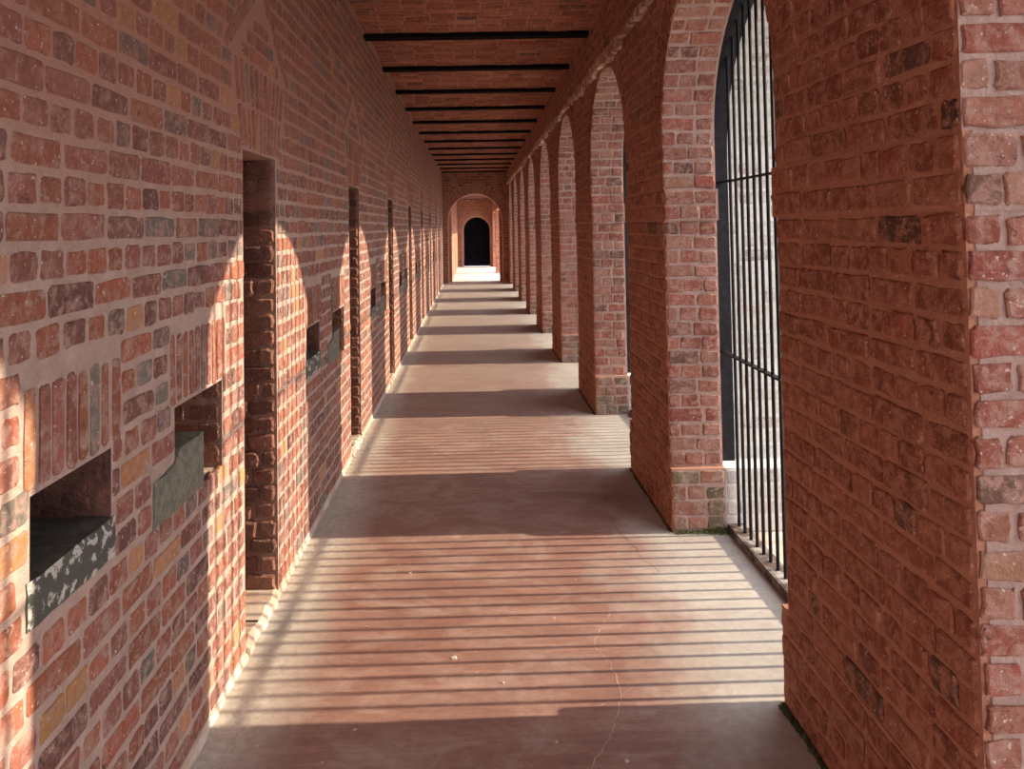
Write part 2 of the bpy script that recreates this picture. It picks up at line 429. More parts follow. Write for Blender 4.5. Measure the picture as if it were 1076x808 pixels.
# ------------------------------------------------------------------ LEFT WALL
bays = range(-2, 8)
doors, nA, nB = [], [], []
for k in bays:
    s = k*PER
    doors.append((3.03+s, 3.53+s, -0.02, 2.07))
    nA.append((1.575+s, 1.925+s, 0.93, 1.172))
    nB.append((2.33+s, 2.765+s, 0.85, 1.175))
doors = [d for d in doors if d[1] < YE-0.05 and d[0] > YB]
nA = [d for d in nA if d[1] < YE and d[0] > YB]; nB = [d for d in nB if d[1] < YE and d[0] > YB]
holesL = doors+nA+nB
mb = MB()
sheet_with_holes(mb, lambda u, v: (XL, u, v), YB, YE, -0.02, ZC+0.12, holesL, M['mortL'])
# outer shell of the left wall, closes it off
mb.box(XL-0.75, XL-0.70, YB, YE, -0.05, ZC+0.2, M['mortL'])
occupied = list(holesL)
near, far_ = [], []
SOLD = []
for (a, b, c, d) in nA: SOLD.append((a-0.03, b+0.05, d, d+0.235))
for (a, b, c, d) in nB: SOLD.append((a-0.04, b+0.04, d, d+0.235))
for (a, b, c, d) in doors:
    SOLD.append((a-0.02, b+0.06, d, d+0.38))
TRI = []
for (a, b, c, d) in doors:
    for r in range(4):   # flared sides of the arch over the door
        m_ = (a+b)/2+0.02; sp = 0.50-0.115*r
        TRI.append((m_-sp, m_+sp, d+0.38+r*CR, d+0.38+(r+1)*CR))
    TRI.append((a-0.13, b+0.17, d+0.12, d+0.38))
blocksA = [(a-0.02, b+0.02, 0.885, 1.0) for (a, b, c, d) in nA]
blocksB = [(a-0.165, b-0.20, 0.852, 1.045) for (a, b, c, d) in nB]
excl = holesL+SOLD+TRI+blocksA+blocksB
tmp = []
course_fill(tmp, (XL,0,0), Y, Z, X, YB, YE, 0.03, ZC, PAL_L, holes=excl, pro=0.0035, prov=0.0025, jw=0.013, jh=0.018)
for (a, b, c, d) in SOLD:
    soldiers(tmp, (XL,0,0), Y, Z, X, a, b, c+0.005, d, PAL_L, wdt=0.054, rows=1 if d < 1.6 else 2, flare=0.0 if d < 1.6 else 0.28, jw=0.014)
for (a, b, c, d) in doors:      # small pointed relieving arch: two leaning rings over a triangle of courses
    m_ = (a+b)/2+0.02
    for sgn in (-1, 1):
        for i in range(9):
            t = i/8
            uc = m_+sgn*(0.40-0.34*t); vc = d+0.40+0.27*t
            an = sgn*0.75
            uu = Y*math.cos(an)+Z*math.sin(an); vv = Z*math.cos(an)-Y*math.sin(an)
            tmp.append((np.array((XL,0,0))+Y*(uc+sgn*0.02)+Z*(vc+0.05), uu, vv, X, 0.048, 0.15, 0.005, pick(PAL_L)))
    for r in range(3):
        wv = 0.28-0.08*r
        course_fill(tmp, (XL,0,0), Y, Z, X, m_-wv, m_+wv, d+0.39+r*0.07, d+0.39+(r+1)*0.07, PAL_L, course=0.07, stretch=0.14, jw=0.015, jh=0.015)
near = [b for b in tmp if b[0][1] < 7.5]; far_ = [b for b in tmp if b[0][1] >= 7.5]
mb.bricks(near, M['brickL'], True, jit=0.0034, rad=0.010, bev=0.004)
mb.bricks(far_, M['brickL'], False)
# door and niche reveals
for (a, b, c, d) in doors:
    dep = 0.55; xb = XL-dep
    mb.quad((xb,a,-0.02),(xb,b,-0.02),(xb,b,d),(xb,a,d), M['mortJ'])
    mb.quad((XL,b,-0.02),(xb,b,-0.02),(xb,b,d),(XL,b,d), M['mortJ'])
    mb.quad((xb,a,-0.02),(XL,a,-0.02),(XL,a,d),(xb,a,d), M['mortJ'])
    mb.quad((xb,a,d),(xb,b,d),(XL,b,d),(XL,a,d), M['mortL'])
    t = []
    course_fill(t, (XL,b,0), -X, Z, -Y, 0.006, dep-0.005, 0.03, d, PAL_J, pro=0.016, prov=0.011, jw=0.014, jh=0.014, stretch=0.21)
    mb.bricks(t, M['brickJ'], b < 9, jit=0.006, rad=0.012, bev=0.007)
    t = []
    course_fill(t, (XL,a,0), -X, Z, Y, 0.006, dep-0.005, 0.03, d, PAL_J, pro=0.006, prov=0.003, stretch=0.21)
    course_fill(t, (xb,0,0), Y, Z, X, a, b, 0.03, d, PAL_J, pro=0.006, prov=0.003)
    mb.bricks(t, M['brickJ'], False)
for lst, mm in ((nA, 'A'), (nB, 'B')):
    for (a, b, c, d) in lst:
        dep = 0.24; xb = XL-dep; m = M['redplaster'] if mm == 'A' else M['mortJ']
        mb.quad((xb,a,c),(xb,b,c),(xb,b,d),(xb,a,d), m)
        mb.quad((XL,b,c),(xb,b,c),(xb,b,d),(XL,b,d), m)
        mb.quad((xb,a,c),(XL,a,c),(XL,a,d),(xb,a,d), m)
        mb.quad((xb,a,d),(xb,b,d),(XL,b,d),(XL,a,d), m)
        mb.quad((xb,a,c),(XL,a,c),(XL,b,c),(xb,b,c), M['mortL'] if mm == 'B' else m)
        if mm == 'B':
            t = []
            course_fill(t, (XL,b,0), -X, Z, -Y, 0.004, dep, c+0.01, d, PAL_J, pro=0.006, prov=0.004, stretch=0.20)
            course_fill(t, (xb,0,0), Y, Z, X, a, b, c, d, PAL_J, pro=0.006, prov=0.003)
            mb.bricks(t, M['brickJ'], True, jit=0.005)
struct(mb.build('wall_left'))

# stones built into the niches
ordn = ['first', 'second', 'third', 'fourth', 'fifth', 'sixth', 'seventh', 'eighth', 'ninth']
def stone(y0, y1, z0, z1, depth, out, m, name, cut=0.0, m2=None):
    s = MB(); FF = []
    nx, ny, nz = 5, 9, 5
    # irregular block from a subdivided box
    xs = np.linspace(XL-depth, XL+out, nx); ys = np.linspace(y0, y1, ny); zs = np.linspace(z0, z1, nz)
    idx = {}; V = []
    def g(i, j, k):
        if (i,j,k) not in idx:
            idx[(i,j,k)] = len(V)
            e = sum((i in (0,nx-1), j in (0,ny-1), k in (0,nz-1)))
            sh = 0.006 if e >= 2 else 0
            x = xs[i]-(sh if i == nx-1 else 0); y = ys[j]+(sh if j == 0 else -sh if j == ny-1 else 0)
            z = zs[k]+(sh if k == 0 else -sh if k == nz-1 else 0)
            if k == nz-1 and cut and (j/(ny-1)) < 0.45: z -= cut*(1-(j/(ny-1))/0.45*0.4)
            V.append((x+R.uniform(-.002,.002), y+R.uniform(-.003,.003), z+R.uniform(-.003,.003)))
        return idx[(i,j,k)]
    F = []
    for i in range(nx-1):
        for j in range(ny-1):
            F.append((g(i,j,0), g(i,j+1,0), g(i+1,j+1,0), g(i+1,j,0)))
            F.append((g(i,j,nz-1), g(i+1,j,nz-1), g(i+1,j+1,nz-1), g(i,j+1,nz-1)))
    for i in range(nx-1):
        for k in range(nz-1):
            F.append((g(i,0,k), g(i+1,0,k), g(i+1,0,k+1), g(i,0,k+1)))
            F.append((g(i,ny-1,k), g(i,ny-1,k+1), g(i+1,ny-1,k+1), g(i+1,ny-1,k)))
    for j in range(ny-1):
        for k in range(nz-1):
            F.append((g(0,j,k), g(0,j,k+1), g(0,j+1,k+1), g(0,j+1,k)))
            FF.append((g(nx-1,j,k), g(nx-1,j+1,k), g(nx-1,j+1,k+1), g(nx-1,j,k+1)))
    s.add(V, F, m); s.add(V, FF, m2 or m)
    return s.build(name)
i = 0
for (a, b, c, d), (p, q, r_, t_) in zip(nA, blocksA):
    if a < 1.0 or a > 12: continue
    o = stone(p, q, r_, t_, 0.235, 0.010, M['stone_top'], 'sill_stone', m2=M['stone_dark'])
    tag(o, 'blackened sill stone in the %s low niche of the left wall, counted from the camera' % ordn[i], 'stone', 'sill stones of the left wall niches')
    i += 1
i = 0
for (a, b, c, d), (p, q, r_, t_) in zip(nB, blocksB):
    if a < 1.0 or a > 13: continue
    o = stone(p, q, r_, t_, 0.235, 0.012, M['stone_green'], 'latch_stone', cut=0.05)
    tag(o, 'plain grey green stone block just before the %s dark doorway on the left' % ordn[i], 'stone', 'grey green stones before the doorways')
    i += 1

# ------------------------------------------------------------------ FLOOR
mb = MB()
mb.box(XL-0.60, XG0+0.005, YB, 32.8, -0.12, 0.0, M['floor'])
mb.box(XG0+0.005, XO+0.25, YB, 32.8, -0.12, -0.004, M['plaster'])
flo = struct(mb.build('floor'))
mb = MB(); mb.box(-0.78, 1.30, YE+0.46, 27.62, 0.0, 0.012, M['pale']); mb.box(-0.78, 1.30, 27.66, 32.59, 0.0, 0.012, M['pale']); struct(mb.build('floor_passage'))  # pale strips with the passage sunlight put into their colour
def ribbon(pts, w, m, name, z=0.0012):
    s = MB(); V = []
    pts = [np.array(p, float) for p in pts]
    fine = []
    for a, b in zip(pts[:-1], pts[1:]):
        for t in np.linspace(0, 1, 7)[:-1]: fine.append(a+(b-a)*t+R.uniform(-.006,.006,2))
    fine.append(pts[-1])
    for i, p in enumerate(fine):
        a = fine[max(i-1,0)]; b = fine[min(i+1,len(fine)-1)]
        d = (b-a)/max(np.linalg.norm(b-a),1e-6); n = np.array((-d[1], d[0]))
        ww = w*R.uniform(0.4, 1.3)
        V += [(p[0]+n[0]*ww, p[1]+n[1]*ww, z), (p[0]-n[0]*ww, p[1]-n[1]*ww, z)]
    s.add(V, [(2*i, 2*i+1, 2*i+3, 2*i+2) for i in range(len(fine)-1)], m)
    return s.build(name, flo)
def fl(px, py):   # point on the floor seen at this place of the photograph, as plain metres
    Zd = 1332/(py-239-(px-497)*0.0)
    return ((px-497)*Zd/770, Zd)
ribbon([(0.32, 2.33), (0.36, 2.42), (0.43, 2.52), (0.47, 2.62), (0.515, 2.74), (0.52, 2.86), (0.51, 2.96), (0.47, 3.08), (0.50, 3.16), (0.57, 3.29), (0.60, 3.37)], 0.0022, M['crack'], 'crack')
ribbon([(0.515, 2.74), (0.56, 2.79), (0.60, 2.82)], 0.0012, M['crack'], 'crack')
ribbon([(0.78, 4.35), (0.80, 4.15), (0.84, 4.0), (0.85, 3.85), (0.90, 3.7)], 0.0014, M['crackdark'], 'crack')

# plaster fillet along the foot of the left wall
mb = MB()
segs = []; y = YB
for (a, b, c, d) in doors: segs.append((y, a-0.0)); y = b
segs.append((y, YE))
for (a, b) in segs:
    n = max(2, int((b-a)/0.06)); V = []
    for i in range(n+1):
        yy = a+(b-a)*i/n
        h = 0.030+R.uniform(-0.012, 0.014); w = 0.006+R.uniform(-0.003, 0.006)
        V += [(XL-0.004, yy, h), (XL+0.006, yy, h-0.006), (XL+w*0.7, yy, 0.012), (XL+w+0.006, yy, -0.002)]
    F = []
    for i in range(n):
        for q in range(3): F.append((i*4+q, i*4+q+1, (i+1)*4+q+1, (i+1)*4+q))
    mb.add(V, F, M['plaster'])
struct(mb.build('baseboard_left'))

# thresholds of the cell doorways
for i, (a, b, c, d) in enumerate([d for d in doors if 2.5 < d[0] < 15]):
    s = MB()
    Vt = []; ny = 9
    for j in range(ny+1):
        yy = a+(b-a)*j/ny
        e = XL+0.006+0.006*math.sin(j*1.9)+R.uniform(-0.005, 0.005)
        Vt += [(XL-0.54, yy, 0.040), (e-0.02, yy, 0.036+R.uniform(-.003,.003)), (e+0.004, yy, 0.02), (e+0.010, yy, -0.002)]
    F = [(j*4+q, j*4+q+1, (j+1)*4+q+1, (j+1)*4+q) for j in range(ny) for q in range(3)]
    F += [tuple(q for q in (0,1,2,3)), tuple(ny*4+q for q in (3,2,1,0))]
    s.add(Vt, F, M['plaster'])
    # broken edge joints
    s.box(XL-0.12, XL-0.01, a+0.2, a+0.208, 0.030, 0.0395, M['crackdark'])
    o = s.build('threshold')
    tag(o, 'cracked pale cement threshold at the foot of the %s narrow doorway on the left' % ordn[i], 'threshold', 'thresholds of the left doorways')

# ------------------------------------------------------------------ PIERS
def pier_y(k):   # k = 0 is the nearest visible one
    return C0 - PER/2 + (k)*PER - (PER/2-HW), C0 - PER/2 + k*PER + (PER/2-HW)
def make_pier(k):
    y0, y1 = pier_y(k)
    if k == 8: y1 = YE-0.02
    cy = (y0+y1)/2
    root = empty('brick_pier', (XP, cy, 0))
    nearq = k <= 2
    def part(name, z0, z1, ey, ex, step, pF, mF, pal2, last=None):
        s = MB()
        ya, yb = y0-ey*(0.2 if (k == 0 and z0 > 1) else 1)-cy, y1+ey-cy
        if z0 > 1: oa, ob = y0-cy, y1-cy
        else: oa, ob = ya, yb
        x0, x1, xo = -ex, XG0-XP, XO-XP
        st = 0.12 if step else 0.0
        if k == 8: yb = ob = y1-cy
        # core
        s.box(x0, x1, ya, yb, z0, z1, M['mortP'])
        s.box(x1, xo, oa+st, ob-st, z0, z1, M['wash'])
        # paler mortar skin on the two jambs, sky light put into its colour
        for (yy, sg) in ((ya, -1), (yb, 1)):
            q = 0.003*sg
            P = [(x0+0.02, yy+q, z0), (x1, yy+q, z0), (x1, yy+q, z1), (x0+0.02, yy+q, z1)]
            s.quad(*(P if sg < 0 else P[::-1]), M['mortF'])
        cP = []
        course_fill(cP, (x0, 0, 0), Y, Z, -X, ya+0.006, yb-0.006, z0+0.004, z1-0.003, PAL_P, pro=0.006, prov=0.0035, jw=0.011, jh=0.013, stretch=0.215)
        s.bricks(cP, M['brickP'], nearq, jit=0.004, rad=0.010)
        cF = []
        sk = 0.003
        course_fill(cF, (0, ya-sk, 0), X, Z, -Y, x0-0.004, x1-0.004, z0+0.004, z1-0.003, pal2, pro=0.007, prov=0.004, jw=0.013, jh=0.016, stretch=0.225, start=1)
        if k < 8: course_fill(cF, (0, yb+sk, 0), X, Z, Y, x0-0.004, x1-0.004, z0+0.004, z1-0.003, pal2, pro=0.007, prov=0.004, jw=0.013, jh=0.016, stretch=0.225)
        cW = []
        course_fill(cW, (0, oa+st, 0), X, Z, -Y, x1, xo, z0+0.004, z1-0.003, PAL_W, pro=0.003, prov=0.002, jw=0.010, jh=0.010, stretch=0.225)
        course_fill(cW, (0, ob-st, 0), X, Z, Y, x1, xo, z0+0.004, z1-0.003, PAL_W, pro=0.003, prov=0.002, jw=0.010, jh=0.010, stretch=0.225)
        course_fill(cW, (xo, 0, 0), Y, Z, X, oa+st, ob-st, z0+0.004, z1-0.003, PAL_W, pro=0.003, prov=0.002)
        s.bricks([b for b in cW if abs(b[3][1]) > 0.5], M['brickW'], nearq, jit=0.003, rad=0.008)
        s.bricks([b for b in cW if abs(b[3][1]) <= 0.5], M['brickW'], False)
        s.bricks([b for b in cF if abs(b[3][1]) > 0.5], mF, nearq or k == 3, jit=0.004, rad=0.007, bev=0.004)
        return s.build(name, root)
    part('plinth', 0.0, PL, 0.045, 0.004, False, None, M['brickPl'], PAL_PL)
    part('shaft', PL, IMP0, 0.0, 0.0, True, None, M['brickF'], PAL_F)
    part('impost', IMP0, IMP1, 0.035, 0.004, True, None, M['brickF'], PAL_F)
    return root
plabels = [
 'nearest red brick pier, filling the right side of the view',
 'second brick pier on the right, green moss at its foot, left of the barred opening',
 'third brick pier on the right, with a grey stained plinth, beyond the mossy one',
 'fourth brick pier on the right, counted from the camera',
 'fifth brick pier on the right, a slim strip counted from the camera',
 'sixth brick pier on the right, a slim strip counted from the camera',
 'seventh brick pier on the right, a thin far strip',
 'eighth brick pier on the right, second to last before the end arch',
 'last and farthest brick pier on the right, against the end arch wall']
tag(make_pier(-1), 'brick pier behind the camera on the right, outside the frame', 'pier', 'brick piers of the arcade')
for k in range(9):
    tag(make_pier(k), plabels[k], 'pier', 'brick piers of the arcade')
# dark open joint along the foot of each pier
mb = MB()
for k in range(-1, 9):
    y0, y1 = pier_y(k)
    if k == 8: y1 = YE
    n = 30; V = []
    for i in range(n+1):
        yy = y0-0.045+(y1-y0+0.09)*i/n
        V += [(XP-0.002, yy, 0.0015), (XP-0.018-R.uniform(0, 0.012), yy, 0.0012)]
    mb.add(V, [(2*i, 2*i+2, 2*i+3, 2*i+1) for i in range(n)], M['mossdark'])
struct(mb.build('trim_3'))

# ------------------------------------------------------------------ ARCADE WALL above the imposts
cents = [C0+k*PER for k in range(-2, 8)]
cents = [c for c in cents if c-1.2 > YB or True]
mb = MB()
def arch_z(dy, r, h0): return h0+math.sqrt(max(r*r-dy*dy, 0))
def arch_face(x, r, h0, ztop, m, ya, yb, flip=False):
    ys = [ya, yb]
    ys += [c+s*r for c in cents for s in (-1, 1)]
    for c in cents: ys += [c-r*math.cos(math.pi*i/24) for i in range(1, 24)]
    ys = sorted(y for y in ys if ya <= y <= yb)
    for a, b in zip(ys[:-1], ys[1:]):
        if b-a < 1e-6: continue
        mid = (a+b)/2; cc = min(cents, key=lambda c: abs(c-mid))
        if abs(mid-cc) < r:
            za, zb = arch_z(a-cc, r, h0), arch_z(b-cc, r, h0)
            P = [(x,a,za),(x,b,zb),(x,b,ztop),(x,a,ztop)]
        else: P = [(x,a,IMP1),(x,b,IMP1),(x,b,ztop),(x,a,ztop)]
        mb.quad(*(P[::-1] if flip else P), m)
ZB = 3.07
arch_face(XP, HW, H0, ZB, M['mortP'], YB, YE, True)
arch_face(XG0, RO, H0O, ZB, M['mortF'], YB, YE, False)
arch_face(XO, RO, H0O, ZC+0.25, M['wash'], YB, YE)
# underside ledge + wall above
mb.box(XU, XO-0.002, YB, YE, ZB, ZC+0.12, M['mortP'])
def soffit(c, x0, x1, r, h0, m):
    pts = [(c-r, IMP1), (c-r, h0)]+[(c-r*math.cos(math.pi*i/24), h0+r*math.sin(math.pi*i/24)) for i in range(1, 24)]+[(c+r, h0), (c+r, IMP1)]
    for (a, za), (b, zb) in zip(pts[:-1], pts[1:]):
        mb.quad((x0,a,za),(x0,b,zb),(x1,b,zb),(x1,a,za), m)
nearB, farB, nearS, farS, whiteS = [], [], [], [], []
for c in cents:
    if c+HW < YB: continue
    soffit(c, XP, XG0, HW, H0, M['mortF']); soffit(c, XG0, XO, RO, H0O, M['wash'])
    # underside of the rebate step
    # intrados bricks, course by course
    t = []; tw = []
    for (x0, x1, r, h0, q) in ((XP-0.004, XG0-0.004, HW, H0, 1), (XG0, XO, RO, H0O, 0)):
        L = (h0-IMP1)*2+math.pi*r; n = int(L/CR); ds = L/n
        for i in range(n):
            s_ = (i+0.5)*ds
            if s_ < h0-IMP1: p = np.array((0, c-r, IMP1+s_)); tang = Z; nn = Y
            elif s_ > L-(h0-IMP1): p = np.array((0, c+r, IMP1+(L-s_))); tang = -Z; nn = -Y
            else:
                a = (s_-(h0-IMP1))/r
                p = np.array((0, c-r*math.cos(a), h0+r*math.sin(a)))
                tang = np.array((0, math.sin(a), math.cos(a))); nn = np.array((0, math.cos(a), -math.sin(a)))
            sub = []
            course_fill(sub, p, X, tang, nn, x0, x1, -ds/2, ds/2, PAL_F if q else PAL_W, course=ds, pro=0.007 if q else 0.003, prov=0.004 if q else 0.002, jw=0.013, jh=0.016, stretch=0.225, start=i)
            (t if q else tw).extend(sub)
    (nearS if c < 7 else farS).extend(t); whiteS.extend(tw)
    # voussoirs on the corridor face
    n = 34
    for i in range(n):
        a = math.pi*(i+0.5)/n
        for ring, (ra, rb) in enumerate(((0.0, 0.21),)):
            zt = H0+(HW+rb)*math.sin(a)
            if zt > ZB-0.005: rb = (ZB-0.005-H0)/math.sin(a)-HW
            if rb < 0.02: continue
            rm = HW+(ra+rb)/2
            O = np.array((XP, c-rm*math.cos(a), H0+rm*math.sin(a)))
            rad = np.array((0, -math.cos(a), math.sin(a))); tan = np.array((0, math.sin(a), math.cos(a)))
            (nearB if c < 8 else farB).append((O, tan, rad, -X, math.pi*HW/n*1.08-0.008, rb-ra-0.008, 0.007+R.uniform(-.003,.003), pick(PAL_P)))
t = []
course_fill(t, (XP,0,0), Y, Z, -X, YB, YE, IMP1+0.003, ZB, PAL_P, arches=[(c, HW, H0, HW+0.215) for c in cents], pro=0.006, prov=0.0035, jw=0.011, jh=0.013, stretch=0.215)
course_fill(t, (XU,0,0), Y, Z, -X, YB, YE, ZB+0.03, ZC, PAL_P, pro=0.006, prov=0.003, stretch=0.215)
for b in t: (nearB if b[0][1] < 8 else farB).append(b)
mb.bricks(nearB, M['brickP'], True, jit=0.004, rad=0.014); mb.bricks(farB, M['brickP'], False)
mb.bricks(whiteS, M['brickW'], False); mb.bricks(nearS, M['brickF'], True, jit=0.004, rad=0.008); mb.bricks(farS, M['brickF'], False)
struct(mb.build('wall_right'))

# broken cream plaster line along the ledge above the arches
mb = MB()
n = int((YE-1.5)/0.03); V = []; F = []
wl = 0.03; 
def wav(y, seed):
    return sum(math.sin(y*f+seed*q)*a for q, (f, a) in enumerate(((1.3,.5),(3.1,.4),(7.7,.35),(17.0,.3),(41.0,.22))))
for i in range(n+1):
    yy = 1.5+(YE-1.5)*i/n
    up = max(0.003, 0.022+0.022*wav(yy, 1.7)+R.uniform(-0.004, 0.004))
    dn = max(0.0, 0.026+0.030*wav(yy, 4.1)+R.uniform(-0.004, 0.004))
    if 4.7 < yy < 5.2 or 8.3 < yy < 8.5 or 10.2 < yy < 10.4: dn = 0.0; up *= 0.3
    f = XU-0.010+0.003*wav(yy, 2.2)
    V += [(XU-0.003, yy, ZB+0.010+up), (f, yy, ZB+0.006+up), (f-0.002, yy, ZB-0.010-dn), (XP-0.002, yy, ZB-0.004-dn*1.1)]
for i in range(n):
    for q in range(3): F.append((i*4+q, i*4+q+1, (i+1)*4+q+1, (i+1)*4+q))
mb.add(V, F, M['cream'])
struct(mb.build('trim_1'))

# ------------------------------------------------------------------ GRILLES
BX = 1.453
def make_grille(c):
    root = empty('iron_grille', (BX, c, 0))
    x0, x1 = XG0-BX+0.002, XG1-BX
    # arched flat frame standing on the plinths
    r = RO-0.006; s = MB(); th = 0.022
    pts = [(-r, PL+0.001), (-r, H0O)]+[(-r*math.cos(math.pi*i/32), H0O+r*math.sin(math.pi*i/32)) for i in range(1, 32)]+[(r, H0O), (r, PL+0.001)]
    V = []
    for i, (y, z) in enumerate(pts):
        if z <= H0O and y < 0: d = (1, 0)
        elif z <= H0O: d = (-1, 0)
        else:
            L = math.hypot(y, z-H0O); d = (-y/L, -(z-H0O)/L)
        yi, zi = y+d[0]*th, z+d[1]*th
        V += [(x0, y, z), (x1, y, z), (x1, yi, zi), (x0, yi, zi)]
    n = len(pts); F = []
    for i in range(n-1):
        for q in range(4): F.append((i*4+q, i*4+(q+1)%4, (i+1)*4+(q+1)%4, (i+1)*4+q))
    F += [(3,2,1,0), tuple((n-1)*4+q for q in range(4))]
    s.add(V, F, M['iron']); s.build('frame', root)
    # frame stiles beside the opening: the wide flat face seen from the corridor
    for sg in (-1, 1):
        s = MB()
        a, b = sorted((sg*(r-th), sg*(r-th-0.012)))
        s.box(x0+0.004, x1-0.004, a, b, PL+0.001, H0O, M['iron'])
        s.build('stile_plate', root)
    # rails
    def rail(z, half, w, t, name, m):
        s = MB(); s.box(-w/2, w/2, -half, half, z-t/2, z+t/2, m, bev=0.0015); return s.build(name, root)
    rail(0.982, r-th, 0.034, 0.010, 'middle_rail', M['iron'])
    rail(1.97, r-th, 0.034, 0.010, 'upper_rail', M['iron'])
    s = MB(); hb = HW-0.05
    s.box(-0.05, -0.040, -hb, hb, 0.0, 0.045, M['rust'], bev=0.002)
    s.box(-0.040, 0.05, -hb, hb, 0.036, 0.045, M['rust'], bev=0.002)
    s.build('bottom_rail', root)
    step = 0.0865
    for i in range(-8, 9):
        y = i*step; top = H0O+math.sqrt(max((r-th)**2-y*y, 0))
        s = MB(); w = 0.0092
        nseg = 8; V = []; wob = R.uniform(-0.004, 0.004)
        zs = [0.046+(top-0.046+0.004)*j/nseg for j in range(nseg+1)]
        for j, z in enumerate(zs):
            dy = wob*math.sin(math.pi*j/nseg)
            V += [(w*math.cos(a), y+dy+w*math.sin(a), z) for a in [math.pi/4*q for q in range(8)]]
        F = [(j*8+q, j*8+(q+1)%8, (j+1)*8+(q+1)%8, (j+1)*8+q) for j in range(nseg) for q in range(8)]
        F += [tuple(range(7,-1,-1)), tuple(nseg*8+q for q in range(8))]
        s.add(V, F, M['iron']); s.build('bar', root)
    return root
def copy_tree(o, parent=None):
    c = o.copy(); col.objects.link(c)
    if parent: c.parent = parent
    for ch in [x for x in D.objects if x.parent == o]: copy_tree(ch, c)
    return c
gr0 = make_grille(C0)
glab = ['black arched iron grille of upright bars between the nearest and the second pier',
        'black arched iron grille seen as a dark sliver between second and third pier',
        'black arched iron grille hidden edge-on between third and fourth pier', 'black arched iron grille edge-on between fourth and fifth pier',
        'black arched iron grille edge-on between fifth and sixth pier', 'black arched iron grille edge-on between sixth and seventh pier',
        'black arched iron grille edge-on between seventh and eighth pier', 'black arched iron grille edge-on between the two farthest piers']
tag(gr0, glab[0], 'grille', 'iron grilles in the arches')
for k in [-1]+list(range(1, 8)):
    g = copy_tree(gr0); g.location.y = C0+k*PER
    g['label'] = glab[k] if k > 0 else 'black arched iron grille beside the camera, just outside the right edge'

# loose lump of stone at the near end of the bottom rail
s = MB()
s.box(-0.035, 0.035, -0.03, 0.03, 0, 0.04, M['rust'], bev=0.012, jit=0.007)
o = s.build('stone'); o.location = (1.365, C0-HW+0.13, 0.004)
tag(o, 'small dirty lump of stone on the floor at the near end of the grille sill', 'stone')

# ------------------------------------------------------------------ CEILING: brick jack arches between iron beams
beams = [6.52+1.33*k for k in range(-8, 13)]
beams = [b for b in beams if b > YB]
mb = MB(); FW = 0.062; rise = 0.06
ed = [YB]+beams+[YE+0.62-0.5+0.062]
nearC, farC = [], []
for i, (a, b) in enumerate(zip(ed[:-1], ed[1:])):
    y0 = a+(FW if i else 0); y1 = min(b-FW, YE)
    if y1-y0 < 0.05: continue
    w = y1-y0; n = max(2, int(round(w/0.078)))
    prof = [(y0+w*j/n, ZC+0.006+rise*(1-(2*j/n-1)**2)) for j in range(n+1)]
    for (p, zp), (q, zq) in zip(prof[:-1], prof[1:]):
        mb.quad((XL,p,zp),(XU,p,zp),(XU,q,zq),(XL,q,zq), M['mortC'])
        if y1 > 4.2:
            tv = np.array((0, q-p, zq-zp)); L = np.linalg.norm(tv); tv /= L
            nn = np.array((0, tv[2], -tv[1]))
            sub = []
            course_fill(sub, ((XL), (p+q)/2, (zp+zq)/2), X, tv, nn, 0.002, XU-XL-0.002, -L/2, L/2, PAL_P, course=L, pro=0.006, prov=0.005, jw=0.010, jh=0.012, stretch=0.21, start=0)
            (nearC if y1 < 9 else farC).extend(sub)
mb.bricks(nearC, M['brickC'], True, jit=0.004); mb.bricks(farC, M['brickC'], False)
mb.box(XL-0.72, XO, YB, YE+0.3, ZC+0.13, ZC+0.25, M['mortC'])
struct(mb.build('ceiling'))
for i, y in enumerate(beams):
    s = MB(); x0, x1 = XL-0.0, XU+0.0
    s.box(x0+0.002, x1-0.002, y-0.06, y+0.06, ZC-0.034, ZC+0.0, M['beam'], bev=0.004)
    s.box(x0+0.002, x1-0.002, y-0.008, y+0.008, ZC, ZC+0.11, M['beam'])
    s.box(x0+0.002, x1-0.002, y-0.058, y+0.058, ZC+0.11, ZC+0.128, M['beam'])
    o = s.build('ceiling_beam')
    j = i-[q for q, b in enumerate(beams) if b > 6][0]
    names = ['nearest visible', 'second', 'third', 'fourth', 'fifth', 'sixth', 'seventh', 'eighth', 'ninth', 'tenth', 'eleventh', 'twelfth', 'farthest']
    if j >= 0: lab = 'black iron ceiling beam across the brick vaults, %s one counted from the camera' % names[min(j, 12)]
    else: lab = 'black iron ceiling beam above or behind the camera, outside the frame, number %s before the first visible' % ordn[-j-1]
    tag(o, lab, 'beam', 'iron beams across the ceiling')

